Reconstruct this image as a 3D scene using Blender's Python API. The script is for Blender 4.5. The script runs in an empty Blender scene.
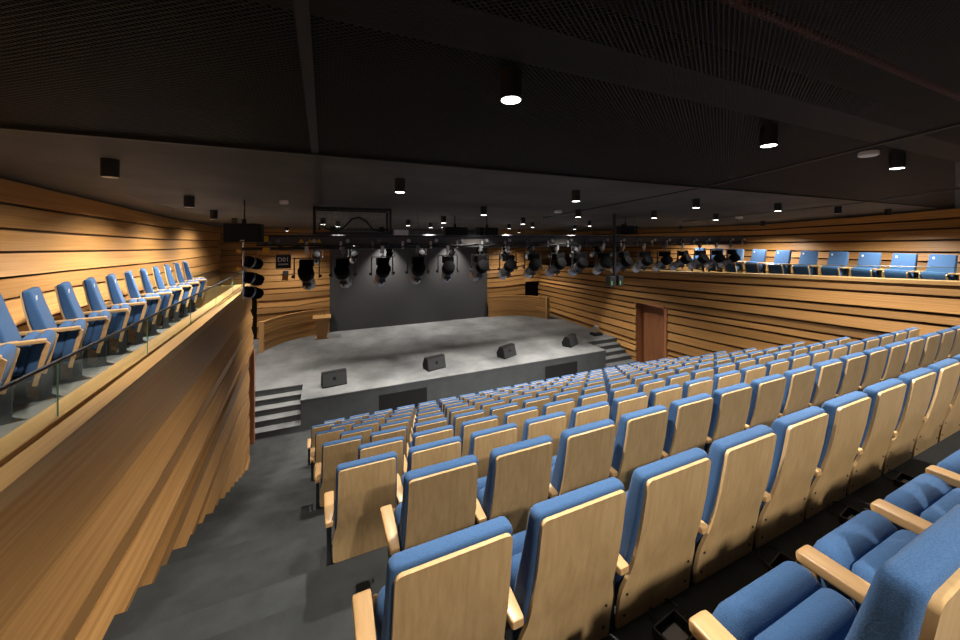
import bpy, bmesh, math, random
from mathutils import Vector, Matrix
random.seed(7)
R = math.radians
sc = bpy.context.scene
COL = sc.collection

# ------------------------------------------------------------------ materials
def new_mat(name):
    m = bpy.data.materials.new(name); m.use_nodes = True
    nt = m.node_tree
    return m, nt, nt.nodes['Principled BSDF']

def N(nt, t, **kw):
    n = nt.nodes.new(t)
    for k, v in kw.items():
        if k.startswith('i_'):
            key = k[2:]
            key = int(key) if key.isdigit() else key.replace('_', ' ')
            n.inputs[key].default_value = v
        else: setattr(n, k, v)
    return n

def ramp(nt, stops):
    r = nt.nodes.new('ShaderNodeValToRGB')
    el = r.color_ramp.elements
    while len(el) < len(stops): el.new(.5)
    for e, (p, c) in zip(el, stops):
        e.position = p; e.color = (*c, 1)
    return r

def plain(name, col, rough=.5, metal=0, spec=.5):
    m, nt, b = new_mat(name)
    b.inputs['Base Color'].default_value = (*col, 1)
    b.inputs['Roughness'].default_value = rough
    b.inputs['Metallic'].default_value = metal
    b.inputs['Specular IOR Level'].default_value = spec
    return m

def wood(name, c0, c1, c2, coord='UV', scale=(1, 1, 1), rough=.45, bands=0.0, var=0.35, spec=.3):
    """long grain wood: noise stretched along the first axis, tint by broad noise"""
    m, nt, b = new_mat(name); L = nt.links
    tc = N(nt, 'ShaderNodeTexCoord')
    mp = N(nt, 'ShaderNodeMapping'); mp.inputs['Scale'].default_value = scale
    L.new(tc.outputs[coord], mp.inputs['Vector'])
    n1 = N(nt, 'ShaderNodeTexNoise', i_Scale=1.0, i_Detail=5.0, i_Roughness=.6)
    L.new(mp.outputs[0], n1.inputs['Vector'])
    r = ramp(nt, [(.28, c0), (.5, c1), (.72, c2)])
    L.new(n1.outputs['Fac'], r.inputs['Fac'])
    mp2 = N(nt, 'ShaderNodeMapping'); mp2.inputs['Scale'].default_value = (.08, .6, 1) if coord == 'UV' else tuple(s * .12 for s in scale)
    L.new(tc.outputs[coord], mp2.inputs['Vector'])
    n2 = N(nt, 'ShaderNodeTexNoise', i_Scale=1.0, i_Detail=2.0)
    L.new(mp2.outputs[0], n2.inputs['Vector'])
    mr = N(nt, 'ShaderNodeMapRange', i_1=.3, i_2=.7, i_3=1 - var, i_4=1 + var * .5)
    L.new(n2.outputs['Fac'], mr.inputs[0])
    mx = N(nt, 'ShaderNodeVectorMath', operation='SCALE')
    L.new(r.outputs['Color'], mx.inputs[0]); L.new(mr.outputs[0], mx.inputs['Scale'])
    L.new(mx.outputs[0], b.inputs['Base Color'])
    b.inputs['Roughness'].default_value = rough
    b.inputs['Specular IOR Level'].default_value = spec
    bp = N(nt, 'ShaderNodeBump', i_Strength=.12, i_Distance=.01)
    L.new(n1.outputs['Fac'], bp.inputs['Height']); L.new(bp.outputs[0], b.inputs['Normal'])
    return m

def speckle(name, c0, c1, scale, rough=.8, coord='Object', detail=6, bump=.1, spec=.3, lo=.35, hi=.65):
    m, nt, b = new_mat(name); L = nt.links
    tc = N(nt, 'ShaderNodeTexCoord')
    n = N(nt, 'ShaderNodeTexNoise', i_Scale=scale, i_Detail=detail, i_Roughness=.65)
    L.new(tc.outputs[coord], n.inputs['Vector'])
    r = ramp(nt, [(lo, c0), (hi, c1)])
    L.new(n.outputs['Fac'], r.inputs['Fac']); L.new(r.outputs['Color'], b.inputs['Base Color'])
    b.inputs['Roughness'].default_value = rough
    b.inputs['Specular IOR Level'].default_value = spec
    if bump:
        bp = N(nt, 'ShaderNodeBump', i_Strength=bump, i_Distance=.005)
        L.new(n.outputs['Fac'], bp.inputs['Height']); L.new(bp.outputs[0], b.inputs['Normal'])
    return m

def emit(name, col, strength):
    m = bpy.data.materials.new(name); m.use_nodes = True; nt = m.node_tree
    nt.nodes.clear()
    e = nt.nodes.new('ShaderNodeEmission'); e.inputs[0].default_value = (*col, 1); e.inputs[1].default_value = strength
    o = nt.nodes.new('ShaderNodeOutputMaterial'); nt.links.new(e.outputs[0], o.inputs[0])
    return m

def glass_mat():
    m = bpy.data.materials.new('clear_glass'); m.use_nodes = True; nt = m.node_tree; nt.nodes.clear()
    t = nt.nodes.new('ShaderNodeBsdfTransparent'); t.inputs[0].default_value = (.90, .95, .93, 1)
    g = nt.nodes.new('ShaderNodeBsdfGlossy'); g.inputs['Roughness'].default_value = .02
    fr = nt.nodes.new('ShaderNodeFresnel'); fr.inputs[0].default_value = 1.45
    mx = nt.nodes.new('ShaderNodeMixShader')
    ml = nt.nodes.new('ShaderNodeMath'); ml.operation = 'MULTIPLY'; ml.inputs[1].default_value = .18
    nt.links.new(fr.outputs[0], ml.inputs[0])
    nt.links.new(ml.outputs[0], mx.inputs[0]); nt.links.new(t.outputs[0], mx.inputs[1]); nt.links.new(g.outputs[0], mx.inputs[2])
    o = nt.nodes.new('ShaderNodeOutputMaterial'); nt.links.new(mx.outputs[0], o.inputs[0])
    return m

def mesh_ceiling_mat():
    """black expanded-metal mesh: diamond holes that let one look into the plenum above"""
    m, nt, b = new_mat('expanded_metal_mesh'); L = nt.links
    tc = N(nt, 'ShaderNodeTexCoord')
    sep = N(nt, 'ShaderNodeSeparateXYZ'); L.new(tc.outputs['Object'], sep.inputs[0])
    P = .021
    def wave(sx, sy):
        a = N(nt, 'ShaderNodeMath', operation='MULTIPLY'); a.inputs[1].default_value = sx * 2 * math.pi / P
        L.new(sep.outputs['X'], a.inputs[0])
        c = N(nt, 'ShaderNodeMath', operation='MULTIPLY_ADD'); c.inputs[1].default_value = sy * 2 * math.pi / (P * .62)
        L.new(sep.outputs['Y'], c.inputs[0]); L.new(a.outputs[0], c.inputs[2])
        s = N(nt, 'ShaderNodeMath', operation='COSINE'); L.new(c.outputs[0], s.inputs[0])
        return s
    w1, w2 = wave(.5, .5), wave(.5, -.5)
    mx = N(nt, 'ShaderNodeMath', operation='MAXIMUM'); L.new(w1.outputs[0], mx.inputs[0]); L.new(w2.outputs[0], mx.inputs[1])
    gt = N(nt, 'ShaderNodeMath', operation='GREATER_THAN'); gt.inputs[1].default_value = .62
    L.new(mx.outputs[0], gt.inputs[0])
    b.inputs['Base Color'].default_value = (.011, .0102, .0096, 1)
    b.inputs['Roughness'].default_value = .6; b.inputs['Specular IOR Level'].default_value = .25
    L.new(gt.outputs[0], b.inputs['Alpha'])
    return m

W_PALE = wood('pale_oak_panelling', (.34, .165, .050), (.45, .232, .077), (.55, .30, .108), 'UV', (.5, 34, 1), .42, var=.5)
W_WALL = W_PALE
W_CAP = wood('oak_parapet_capping', (.40, .225, .085), (.48, .28, .11), (.56, .335, .14), 'UV', (.55, 26, 1), .38, var=.18)
W_GROOVE = plain('shaded_groove_backing', (.075, .038, .016), .9)  # dark brown carries the shade in the gaps between courses
W_DOOR = wood('red_brown_door_veneer', (.27, .105, .045), (.33, .135, .06), (.39, .165, .075), 'Object', (9, 9, .6), .45, var=.15)
W_SHELL = wood('maple_seat_veneer', (.45, .29, .13), (.53, .345, .16), (.59, .395, .19), 'Object', (34, 34, 1.1), .30, var=.14, spec=.5)
W_ARM = wood('maple_arm_wood', (.41, .24, .10), (.49, .295, .13), (.56, .345, .16), 'Object', (40, 3, 40), .36, var=.2, spec=.4)
BLUE = speckle('blue_seat_fabric', (.031, .076, .168), (.055, .120, .245), 260, .92, bump=.35, spec=.15)
BLUE.node_tree.nodes['Principled BSDF'].inputs['Sheen Weight'].default_value = .08
FLOOR = speckle('dark_grey_carpet_tile', (.025, .027, .027), (.047, .0505, .050), 2.6, .85, spec=.25, lo=.3, hi=.7)
STAGE = speckle('worn_grey_stage_floor', (.105, .110, .112), (.205, .21, .212), .9, .55, detail=8, spec=.35, bump=.03)
STAGEF = speckle('grey_stage_fascia', (.062, .067, .069), (.08, .085, .087), 2.0, .7, bump=0)
BLACKM = plain('black_metal', (.012, .012, .013), .45)
BLACKD = plain('matt_black_drum', (.004, .004, .0045), .8, 0, .08)
BLACKP = plain('black_speaker_plastic', (.010, .010, .011), .65, 0, .25)
DARKSIDE = plain('dark_grey_seat_frame', (.018, .019, .021), .5)
SILVER = plain('brushed_silver_metal', (.50, .50, .50), .35, .75)
GREYM = plain('grey_fixture_metal', (.16, .16, .165), .4, .6)
WHITE = plain('white_plastic', (.75, .74, .71), .5)
YELLOW = plain('yellow_sticker', (.70, .38, .03), .5)
BACKDROP = speckle('charcoal_backdrop_cloth', (.060, .060, .063), (.070, .070, .073), 40, .6, bump=0, spec=.35)
CEIL_D = speckle('black_ceiling_board', (.042, .039, .036), (.085, .08, .074), .7, .75, detail=8, bump=0)
PLENUM = plain('black_plenum_paint', (.010, .010, .010), .9)
DUCT = plain('dull_duct_metal', (.012, .0115, .011), .7, .1)
REDP = plain('red_sprinkler_pipe', (.16, .02, .015), .5)
GLASS = glass_mat()
GLASSE = plain('green_glass_edge', (.16, .34, .25), .2)
BEAMF = plain('taupe_beam_face', (.085, .078, .073), .5, .3)
MESHC = mesh_ceiling_mat()
LENS = emit('lit_downlight_lens', (1.0, .95, .88), 9.0)
LENSOFF = plain('dim_downlight_lens', (.35, .36, .38), .3)
BLUELENS = plain('blue_lens_glass', (.03, .06, .14), .08)

# ------------------------------------------------------------------ mesh builder
class MB:
    def __init__(self): self.v = []; self.f = []; self.uv = []; self.mi = []; self.m = 0
    def face(self, pts, uvs=None):
        i = len(self.v); self.v += [tuple(p) for p in pts]
        self.f.append(tuple(range(i, i + len(pts)))); self.uv.append(uvs); self.mi.append(self.m)
    def idx(self, pts, faces):
        i = len(self.v); self.v += [tuple(p) for p in pts]
        for f in faces:
            self.f.append(tuple(i + k for k in f)); self.uv.append(None); self.mi.append(self.m)
    def box(self, x0, x1, y0, y1, z0, z1, M=None):
        p = [Vector((x, y, z)) for z in (z0, z1) for y in (y0, y1) for x in (x0, x1)]
        if M is not None: p = [M @ q for q in p]
        self.idx(p, [(0, 2, 3, 1), (4, 5, 7, 6), (0, 1, 5, 4), (2, 6, 7, 3), (0, 4, 6, 2), (1, 3, 7, 5)])
    def loft(self, rings, cap=True):
        n = len(rings[0]); pts = [p for r in rings for p in r]; fs = []
        for a in range(len(rings) - 1):
            for k in range(n):
                k2 = (k + 1) % n
                fs.append((a * n + k, a * n + k2, (a + 1) * n + k2, (a + 1) * n + k))
        if cap:
            fs.append(tuple(reversed(range(n)))); fs.append(tuple((len(rings) - 1) * n + k for k in range(n)))
        self.idx(pts, fs)
    def cyl(self, p0, p1, r0, r1=None, n=16, cap=True):
        r1 = r0 if r1 is None else r1
        p0 = Vector(p0); p1 = Vector(p1); a = (p1 - p0).normalized()
        u = a.cross(Vector((0, 0, 1)) if abs(a.z) < .9 else Vector((1, 0, 0))).normalized(); w = a.cross(u)
        ring = lambda c, r: [c + (u * math.cos(t) + w * math.sin(t)) * r for t in [2 * math.pi * k / n for k in range(n)]]
        self.loft([ring(p0, r0), ring(p1, r1)], cap)
    def turned(self, p0, axis, prof, n=20):
        """rings at distance t along the axis with radius r"""
        p0 = Vector(p0); a = Vector(axis).normalized()
        u = a.cross(Vector((0, 0, 1)) if abs(a.z) < .9 else Vector((1, 0, 0))).normalized(); w = a.cross(u)
        self.loft([[p0 + a * t + (u * math.cos(q) + w * math.sin(q)) * r for q in [2 * math.pi * k / n for k in range(n)]] for t, r in prof])
    def tube(self, pts, r, n=8):
        pts = [Vector(p) for p in pts]; rings = []
        for i, p in enumerate(pts):
            a = (pts[min(i + 1, len(pts) - 1)] - pts[max(i - 1, 0)]).normalized()
            u = a.cross(Vector((0, 0, 1)) if abs(a.z) < .95 else Vector((1, 0, 0))).normalized(); w = a.cross(u)
            rings.append([p + (u * math.cos(t) + w * math.sin(t)) * r for t in [2 * math.pi * k / n for k in range(n)]])
        self.loft(rings)
    def build(self, name, mats, parent=None, smooth=False, bevel=0, seg=2, fix=True):
        me = bpy.data.meshes.new(name); me.from_pydata(self.v, [], self.f)
        if not isinstance(mats, (list, tuple)): mats = [mats]
        for m in mats: me.materials.append(m)
        for p, k in zip(me.polygons, self.mi): p.material_index = k
        if any(u is not None for u in self.uv):
            lay = me.uv_layers.new(name='UVMap'); li = 0
            for p, u in zip(me.polygons, self.uv):
                for j in range(p.loop_total):
                    co = me.vertices[me.loops[li].vertex_index].co
                    lay.data[li].uv = u[j] if u is not None else (co.y, co.z)
                    li += 1
        if fix:
            bm = bmesh.new(); bm.from_mesh(me)
            bmesh.ops.recalc_face_normals(bm, faces=bm.faces)
            if bevel:
                es = [e for e in bm.edges if len(e.link_faces) == 2 and e.calc_face_angle(0) > R(35)]
                bmesh.ops.bevel(bm, geom=es, offset=bevel, segments=seg, profile=.5, affect='EDGES', clamp_overlap=True)
            bm.to_mesh(me); bm.free()
        o = bpy.data.objects.new(name, me); COL.objects.link(o)
        if parent: o.parent = parent
        if smooth:
            for p in me.polygons: p.use_smooth = True
            if smooth != 'all':
                bpy.context.view_layer.update()
                me.set_sharp_from_angle(angle=R(38))
        return o

def tag(o, label=None, cat=None, group=None, kind=None):
    if label: o['label'] = label
    if cat: o['category'] = cat
    if group: o['group'] = group
    if kind: o['kind'] = kind
    return o

def empty(name, loc, label, cat, group=None, rz=0):
    o = bpy.data.objects.new(name, None); o.empty_display_size = .1
    COL.objects.link(o); o.location = loc; o.rotation_euler = (0, 0, rz)
    return tag(o, label, cat, group)

def structure(o): o['kind'] = 'structure'; return o

KIDS = {}
def copy_tree(o, parent=None):
    c = o.copy(); COL.objects.link(c); c.parent = parent
    for ch in list(o.children): copy_tree(ch, c)
    return c

def rrect(a, y0, y1, r, z, n=4):
    """rounded rectangle ring in a horizontal plane, half width a, between y0 and y1"""
    r = min(r, a * .98, (y1 - y0) * .49); pts = []
    for cx, cy, t0 in ((a - r, y1 - r, 0), (-a + r, y1 - r, 90), (-a + r, y0 + r, 180), (a - r, y0 + r, 270)):
        for k in range(n + 1):
            t = R(t0 + 90 * k / n); pts.append(Vector((cx + r * math.cos(t), cy + r * math.sin(t), z)))
    return pts

def lerp(a, b, t): return a + (b - a) * t
def interp(x, xs, ys):
    if x <= xs[0]: return ys[0]
    for i in range(len(xs) - 1):
        if x <= xs[i + 1]: return lerp(ys[i], ys[i + 1], (x - xs[i]) / (xs[i + 1] - xs[i]))
    return ys[-1]

ORD = ['', 'first', 'second', 'third', 'fourth', 'fifth', 'sixth', 'seventh', 'eighth', 'ninth', 'tenth', 'eleventh', 'twelfth',
       'thirteenth', 'fourteenth', 'fifteenth', 'sixteenth', 'seventeenth', 'eighteenth', 'nineteenth', 'twentieth']

# ------------------------------------------------------------------ layout
EYE = 5.49                                   # camera height above the floor in front of the stage
PITCH, ROWGAP, RISE = .56, .8628, .36
def row_y(n): return .264 if n == 0 else 1.1417 + ROWGAP * (n - 1)     # rear of the seat backs of row n (1 = rear row in full view, 10 = front)
def row_floor(n): return {1: 3.21, 2: 2.905, 3: 2.53}.get(n, RISE * (10 - n))
def riser(n): return row_y(n) + .15
def row_x0(n): return (.20 - .0605 * (n - 1)) if n % 2 else (.43 - .061 * (n - 2))
def row_count(n): return 19 if n % 2 else 18
def ceil_z(y): return interp(y, [-3, 3.6, 8, 19.5], [7.01, 6.275, 6.025, 5.92])
def raised_z(y): return interp(y, [-3, 3, 6.4, 12, 19.5], [6.95, 6.47, 6.26, 6.06, 5.95])
def wall_left_x(y): return -1.33 - .045 * y
def wall_right_x(y): return interp(y, [-3, 3, 11, 19], [13.35, 13.0, 12.3, 12.3])
def ledge_right_z(y): return interp(y, [-3, 3, 6.2, 12.5, 19], [4.78, 4.50, 4.36, 4.02, 3.75])
STAGE_Z, STAGE_Y = .87, 11.2

# ------------------------------------------------------------------ floor (tiers, aisle steps, front floor)
fl = MB()
XL, XR = -2.4, 13.6
for n in range(-1, 10):
    y0 = riser(n) if n > -1 else -3.0
    fl.box(XL, XR, y0, riser(n + 1), -.3, row_floor(n))
fl.box(-6, 13.6, riser(10), 19.2, -.3, 0)
for n in range(0, 11):
    y0 = riser(n); z = row_floor(n)
    fl.box(XL, row_x0(n) - .13, y0, y0 + ROWGAP / 2, z - .01, z + RISE / 2)
    fl.box(row_x0(n) + row_count(n) * PITCH + .02, XR, y0, y0 + ROWGAP / 2, z - .01, z + RISE / 2)
structure(fl.build('floor', FLOOR))

# ------------------------------------------------------------------ stage
st = empty('stage', (4.9, STAGE_Y, 0), 'raised grey stage with worn floor and dark vent panels along its front', 'stage')
T = Matrix.Translation((-4.9, -STAGE_Y, 0))
b = MB()
b.box(-.69, 10.5, STAGE_Y, 18.72, 0, STAGE_Z - .03, T)
b.box(-5, -.69, 12.4, 18.72, 0, STAGE_Z - .03, T); b.box(10.5, 12.32, 12.4, 18.72, 0, STAGE_Z - .03, T)
b.build('fascia', STAGEF, st)
b = MB()
b.box(-.70, 10.51, STAGE_Y - .01, 18.72, STAGE_Z - .03, STAGE_Z, T)
b.box(-5, -.70, 12.39, 18.72, STAGE_Z - .03, STAGE_Z, T); b.box(10.51, 12.32, 12.39, 18.72, STAGE_Z - .03, STAGE_Z, T)
b.build('stage_deck', STAGE, st)
for x0, x1 in ((1.47, 2.98), (7.55, 9.04)):
    b = MB(); b.box(x0, x1, STAGE_Y - .012, STAGE_Y + .02, .06, .62, T); b.build('vent_panel', plain('matt_black_vent', (.006, .006, .006), .9), st)
for x0, x1, lab in ((-2.2, -.69, 'grey stage steps by the end of the glass-topped parapet wall'),
                    (10.5, 12.2, 'grey stage steps beside the red-brown door')):
    r = empty('stage_steps', ((x0 + x1) / 2, STAGE_Y, 0), lab, 'steps', 'steps up to the stage')
    h = (x1 - x0) / 2
    for i in range(1, 5):
        b = MB(); b.box(-h, h, .3 * (i - 1), 1.19, .174 * (i - 1) + (.001 if i > 1 else 0), .174 * i - .02); b.build('riser', STAGEF, r)
        b = MB(); b.box(-h, h, .3 * (i - 1) - .015, 1.19 if i == 4 else .3 * i + .02, .174 * i - .02, .174 * i); b.build('tread', STAGE, r)

# ------------------------------------------------------------------ plank walls
def plank_wall(name, path, zlo, zhi, count, seed, normal_sign, mats, offs=None, gap=.02, amp=.05, thick=.10, jit=.25, hole=None, fan=True, widths=None):
    """horizontal timber courses that swell, taper and overlap like clapboard; path = [(x, y)...], zlo/zhi(y) bounds"""
    rnd = random.Random(seed)
    s = [0]
    for (x0, y0), (x1, y1) in zip(path, path[1:]): s.append(s[-1] + math.hypot(x1 - x0, y1 - y0))
    Ls = s[-1]
    nrm = []
    for i in range(len(path)):
        a = path[max(i - 1, 0)]; c = path[min(i + 1, len(path) - 1)]
        d = Vector((c[0] - a[0], c[1] - a[1], 0)).normalized()
        nrm.append(Vector((-d.y, d.x, 0)) * normal_sign)
    def cuts():
        w = [1 + rnd.uniform(-jit, jit) for _ in range(count)] if widths is None else [q * (1 + rnd.uniform(-jit, jit)) for q in widths]
        t = [0]
        for q in w: t.append(t[-1] + q)
        return [q / t[-1] for q in t]
    A, B, C = cuts(), cuts(), cuts()
    mb = MB()
    def zz(k, i):
        t = s[i] / Ls
        f = lerp(A[k], B[k], t * 2) if t < .5 else lerp(B[k], C[k], t * 2 - 1)
        if not fan: f = A[k]
        x, y = path[i]
        return lerp(zlo(y), zhi(y), f)
    # backing
    mb.m = 1
    for i in range(len(path) - 1):
        (x0, y0), (x1, y1) = path[i], path[i + 1]
        if hole and hole[0] - .01 <= (y0 + y1) / 2 <= hole[1] + .01:
            za, zb = max(zlo(y0), hole[2]), max(zlo(y1), hole[2])
        else: za, zb = zlo(y0), zlo(y1)
        p = Vector((x0, y0, 0)) - nrm[i] * thick * .9; q = Vector((x1, y1, 0)) - nrm[i + 1] * thick * .9
        mb.face([(p.x, p.y, za), (q.x, q.y, zb), (q.x, q.y, zhi(y1)), (p.x, p.y, zhi(y0))])
    mb.m = 0
    for k in range(len(A) - 1):
        out_b = rnd.uniform(.2, 1.0) * amp; out_t = rnd.uniform(-.5, .3) * amp
        u0 = rnd.uniform(0, 50); v0 = rnd.uniform(0, 50)
        if k % 2 == 0: out_b += amp * .4; out_t += amp * .25
        if offs: out_b, out_t = offs[k % len(offs)]
        run = []
        def flush(run):
            if len(run) < 2: return
            rings = []
            for i in run:
                x, y = path[i]; n = nrm[i]
                z0, z1 = zz(k, i) + gap * .5, zz(k + 1, i) - gap * .5
                if hole and hole[0] - .01 <= y <= hole[1] + .01 and z0 < hole[2] < z1 and len(run) and run_in_hole: z0 = hole[2]
                P = Vector((x, y, 0))
                q = lerp(1, .35, max(0, min(1, (y + 1) / 11.5))) if offs else 1
                f0 = P + n * out_b * q; f1 = P + n * out_t * q; g = P - n * thick
                rings.append(([(f0.x, f0.y, z0), (f1.x, f1.y, z1), (g.x, g.y, z1), (g.x, g.y, z0)], s[i], z0, z1))
            for (ra, sa, a0, a1), (rb, sb, b0, b1) in zip(rings, rings[1:]):
                for e in range(4):
                    e2 = (e + 1) % 4
                    if e == 2: continue
                    va = [(0, a1 - a0), (a1 - a0, a1 - a0 + thick), None, (-thick, 0)][e]
                    vv = lambda t: v0 + t
                    mb.face([ra[e], rb[e], rb[e2], ra[e2]],
                            [(u0 + sa, vv(va[0])), (u0 + sb, vv(va[0])), (u0 + sb, vv(va[1])), (u0 + sa, vv(va[1]))])
            for r, sg, c0, c1 in (rings[0], rings[-1]):
                mb.face(r, [(u0, v0), (u0, v0 + c1 - c0), (u0 + .1, v0 + c1 - c0), (u0 + .1, v0)])
        run_in_hole = False
        if not hole: flush(list(range(len(path))))
        else:
            segs = []; cur = []
            for i in range(len(path)):
                cur.append(i)
                y = path[i][1]
                if i < len(path) - 1 and any(abs(y - h) < 1e-6 for h in hole[:2]):
                    segs.append(cur); cur = [i]
            segs.append(cur)
            for sg in segs:
                ym = (path[sg[0]][1] + path[sg[-1]][1]) / 2
                inh = hole[0] < ym < hole[1]
                if inh and zz(k + 1, sg[0]) <= hole[2] + .02: continue
                run_in_hole = inh
                flush(sg)
    return structure(mb.build(name, mats, fix=False))

def ypath(fx, ys): return [(fx(y), y) for y in ys]
def frange(a, b, n): return [lerp(a, b, k / n) for k in range(n + 1)]

# left parapet wall beside the aisle
yl = frange(-3, 10.2, 28) + [10.6, 10.98]
plank_wall('wall_left', ypath(wall_left_x, yl), lambda y: -.02, lambda y: 4.19, 15, 11, -1, [W_WALL, W_GROOVE], gap=.045, thick=.14, jit=.3, hole=(10.2, 10.98, 2.5),
           offs=[(.14, .11), (.10, .13), (.13, .09), (.10, .11), (.13, .07), (.08, .12), (.13, .05), (.06, .12), (.13, .03), (.07, .10), (.03, .08), (.10, -.04), (-.02, .04), (.06, -.12), (-.035, -.012)],
           widths=[.7, .8, .7, .9, .8, .7, 1, .8, .9, 1, .8, 1.1, .9, 1.2, 1.8])
cap = MB()
def cap_strip(off0, off1, z0, z1, fx, ys, zf=lambda y: 0, uo=0):
    for ya, yb in zip(ys, ys[1:]):
        P = lambda y, o, z: (fx(y) + o, y, z + zf(y))
        for q in ([(off0, z0), (off0, z1)], [(off0, z1), (off1, z1)], [(off1, z1), (off1, z0)], [(off1, z0), (off0, z0)]):
            (oa, za), (ob, zb) = q
            va, vb = oa + za + uo, ob + zb + uo
            cap.face([P(ya, oa, za), P(yb, oa, za), P(yb, ob, zb), P(ya, ob, zb)], [(ya, va), (yb, va), (yb, vb), (ya, vb)])
    for y in (ys[0], ys[-1]):
        cap.face([(fx(y) + o, y, z + zf(y)) for o, z in ((off0, z0), (off1, z0), (off1, z1), (off0, z1))], [(0, 0), (.1, 0), (.1, .1), (0, .1)])
cap_strip(.0, -.14, 4.17, 4.265, wall_left_x, yl)
cap_strip(-.14, -.20, 4.17, 4.225, wall_left_x, yl, uo=3)
cap_strip(-.20, -.37, 4.17, 4.255, wall_left_x, yl, uo=7)
structure(cap.build('trim_1', W_CAP, fix=False))
b = MB()
for ya, yb in zip(yl, yl[1:]):
    for za, zb in ((3.4, 3.71),):
        b.idx([(wall_left_x(y) + o, y, z) for z in (za, zb) for y in (ya, yb) for o in (-.36, -3.0)],
              [(0, 1, 3, 2), (4, 6, 7, 5), (0, 2, 6, 4), (1, 5, 7, 3), (0, 4, 5, 1), (2, 3, 7, 6)])
    b.idx([(wall_left_x(y) + o, y, z) for z in (3.7, 4.18) for y in (ya, yb) for o in (-.30, -.34)],
          [(0, 1, 3, 2), (4, 6, 7, 5), (0, 2, 6, 4), (1, 5, 7, 3), (0, 4, 5, 1), (2, 3, 7, 6)])
structure(b.build('floor_balcony_left', speckle('balcony_grey_carpet', (.10, .105, .105), (.15, .155, .155), 2, .9)))
# brown jamb and door leaf at the end of the left wall
b = MB(); b.box(-2.2, -1.785, 10.985, 11.13, 0, 2.5); b.box(-2.25, -2.15, 10.2, 10.985, 0, 2.5); structure(b.build('door_1', W_DOOR, bevel=.006))
# end wall under the left balcony and wing wall
b = MB(); b.box(-4.9, -2.2, 10.99, 11.13, 0, 3.7); structure(b.build('wall_wing_left', plain('dark_wing_paint', (.02, .016, .012), .9)))
# upper wall behind the left balcony
def upper_left_x(y): return -3.48 - .045 * y
yu = frange(-3, 18.7, 30)
plank_wall('wall_left_upper', ypath(upper_left_x, yu), lambda y: 3.6, raised_z, 8, 5, -1, [W_WALL, W_GROOVE], gap=.035, amp=.05, thick=.08, jit=.2)
b = MB()
for ya, yb in zip(yu, yu[1:]):
    if ya > 10: 
        b.idx([(upper_left_x(y) + o, y, z) for z in (0, 3.6) for y in (ya, yb) for o in (0, -.1)],
              [(0, 1, 3, 2), (4, 6, 7, 5), (0, 2, 6, 4), (1, 5, 7, 3), (0, 4, 5, 1), (2, 3, 7, 6)])
structure(b.build('wall_stage_left', W_DOOR))

# right wall with recessed door
DY0, DY1, DZ = 9.95, 11.3, 2.66
yr = sorted(set(frange(19, DY1, 8) + [DY1, DY0] + frange(DY0, -3, 22)), reverse=True)
plank_wall('wall_right', ypath(wall_right_x, yr), lambda y: -.02, lambda y: ledge_right_z(y) - .08, 14, 21, -1, [W_WALL, W_GROOVE], gap=.07, amp=.055, thick=.07, jit=.3, hole=(DY0, DY1, DZ))
cap = MB()
cap_strip(-.075, .36, -.09, 0, wall_right_x, list(reversed(yr)), ledge_right_z)
structure(cap.build('trim_2', W_CAP, fix=False))
b = MB()
for ya, yb in zip(yr, yr[1:]):
    b.idx([(wall_right_x(y) + o, y, z) for z in (3.35, 3.78) for y in (ya, yb) for o in (.2, 2.9)],
          [(0, 1, 3, 2), (4, 6, 7, 5), (0, 2, 6, 4), (1, 5, 7, 3), (0, 4, 5, 1), (2, 3, 7, 6)])
structure(b.build('floor_balcony_right', FLOOR))
b = MB()
xd = wall_right_x(11.3) + .02
b.box(xd, xd + .75, DY1, DY1 + .12, 0, DZ); b.box(xd, xd + .85, DY0 - .12, DY0, 0, DZ); b.box(xd, xd + .75, DY0, DY1, DZ, DZ + .1)
structure(b.build('trim_3', W_DOOR))
b = MB()
for k in range(16):
    y0 = lerp(DY0, DY1, k / 16); y1 = lerp(DY0, DY1, (k + 1) / 16)
    b.box(xd + .40, xd + .46, y0 + .004, y1 - .004, 0, DZ)
b.box(xd + .42, xd + .5, DY0, DY1, 0, DZ)
structure(b.build('door_2', W_DOOR))
def upper_right_x(y): return 15.1
yur = frange(19, -3, 24)
plank_wall('wall_right_upper', ypath(upper_right_x, yur), lambda y: 3.7, lambda y: ceil_z(y) - .02, 9, 33, -1, [W_WALL, W_GROOVE], gap=.05, amp=.05, thick=.10, jit=.25)

# back wall of the stage with dark wing openings
def back_segment(name, x0, x1, z0, seed, n=16):
    xs = frange(x0, x1, 6)
    return plank_wall(name, [(x, 18.9) for x in xs], lambda y: z0, lambda y: 5.98, n, seed, -1, [W_WALL, W_GROOVE], gap=.03, amp=.06, thick=.08, jit=.25)
back_segment('wall_back_left', -2.95, .12, STAGE_Z, 41, 18)
back_segment('wall_back_right', 8.60, 11.25, STAGE_Z, 43, 18)
back_segment('wall_back_lintel', 11.25, 15.2, 2.75, 45, 12)
back_segment('wall_back_end', -5.0, -2.95, 2.75, 47, 12)
b = MB(); b.box(11.2, 15.3, 19.5, 19.6, 0, 6); b.box(-5.2, -2.9, 19.5, 19.6, 0, 6); structure(b.build('wall_wing_back', plain('wing_black', (.012, .010, .008), .9)))
b = MB(); b.box(-.1, 8.8, 19.0, 19.1, .8, 6.0); structure(b.build('wall_back', PLENUM))
bd = MB(); bd.box(.13, 8.59, 18.72, 18.76, STAGE_Z + .01, 5.9)
tag(bd.build('backdrop_cloth', BACKDROP), 'tall charcoal backdrop filling the back of the stage', 'backdrop')
# rear wall behind the camera
b = MB(); b.box(-5, 15.5, -3.2, -3.0, 3, 7.4); structure(b.build('wall_rear', wood('rear_wall_wood', (.2, .11, .04), (.26, .15, .06), (.3, .18, .08), 'Object', (1, 1, 20))))

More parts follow.
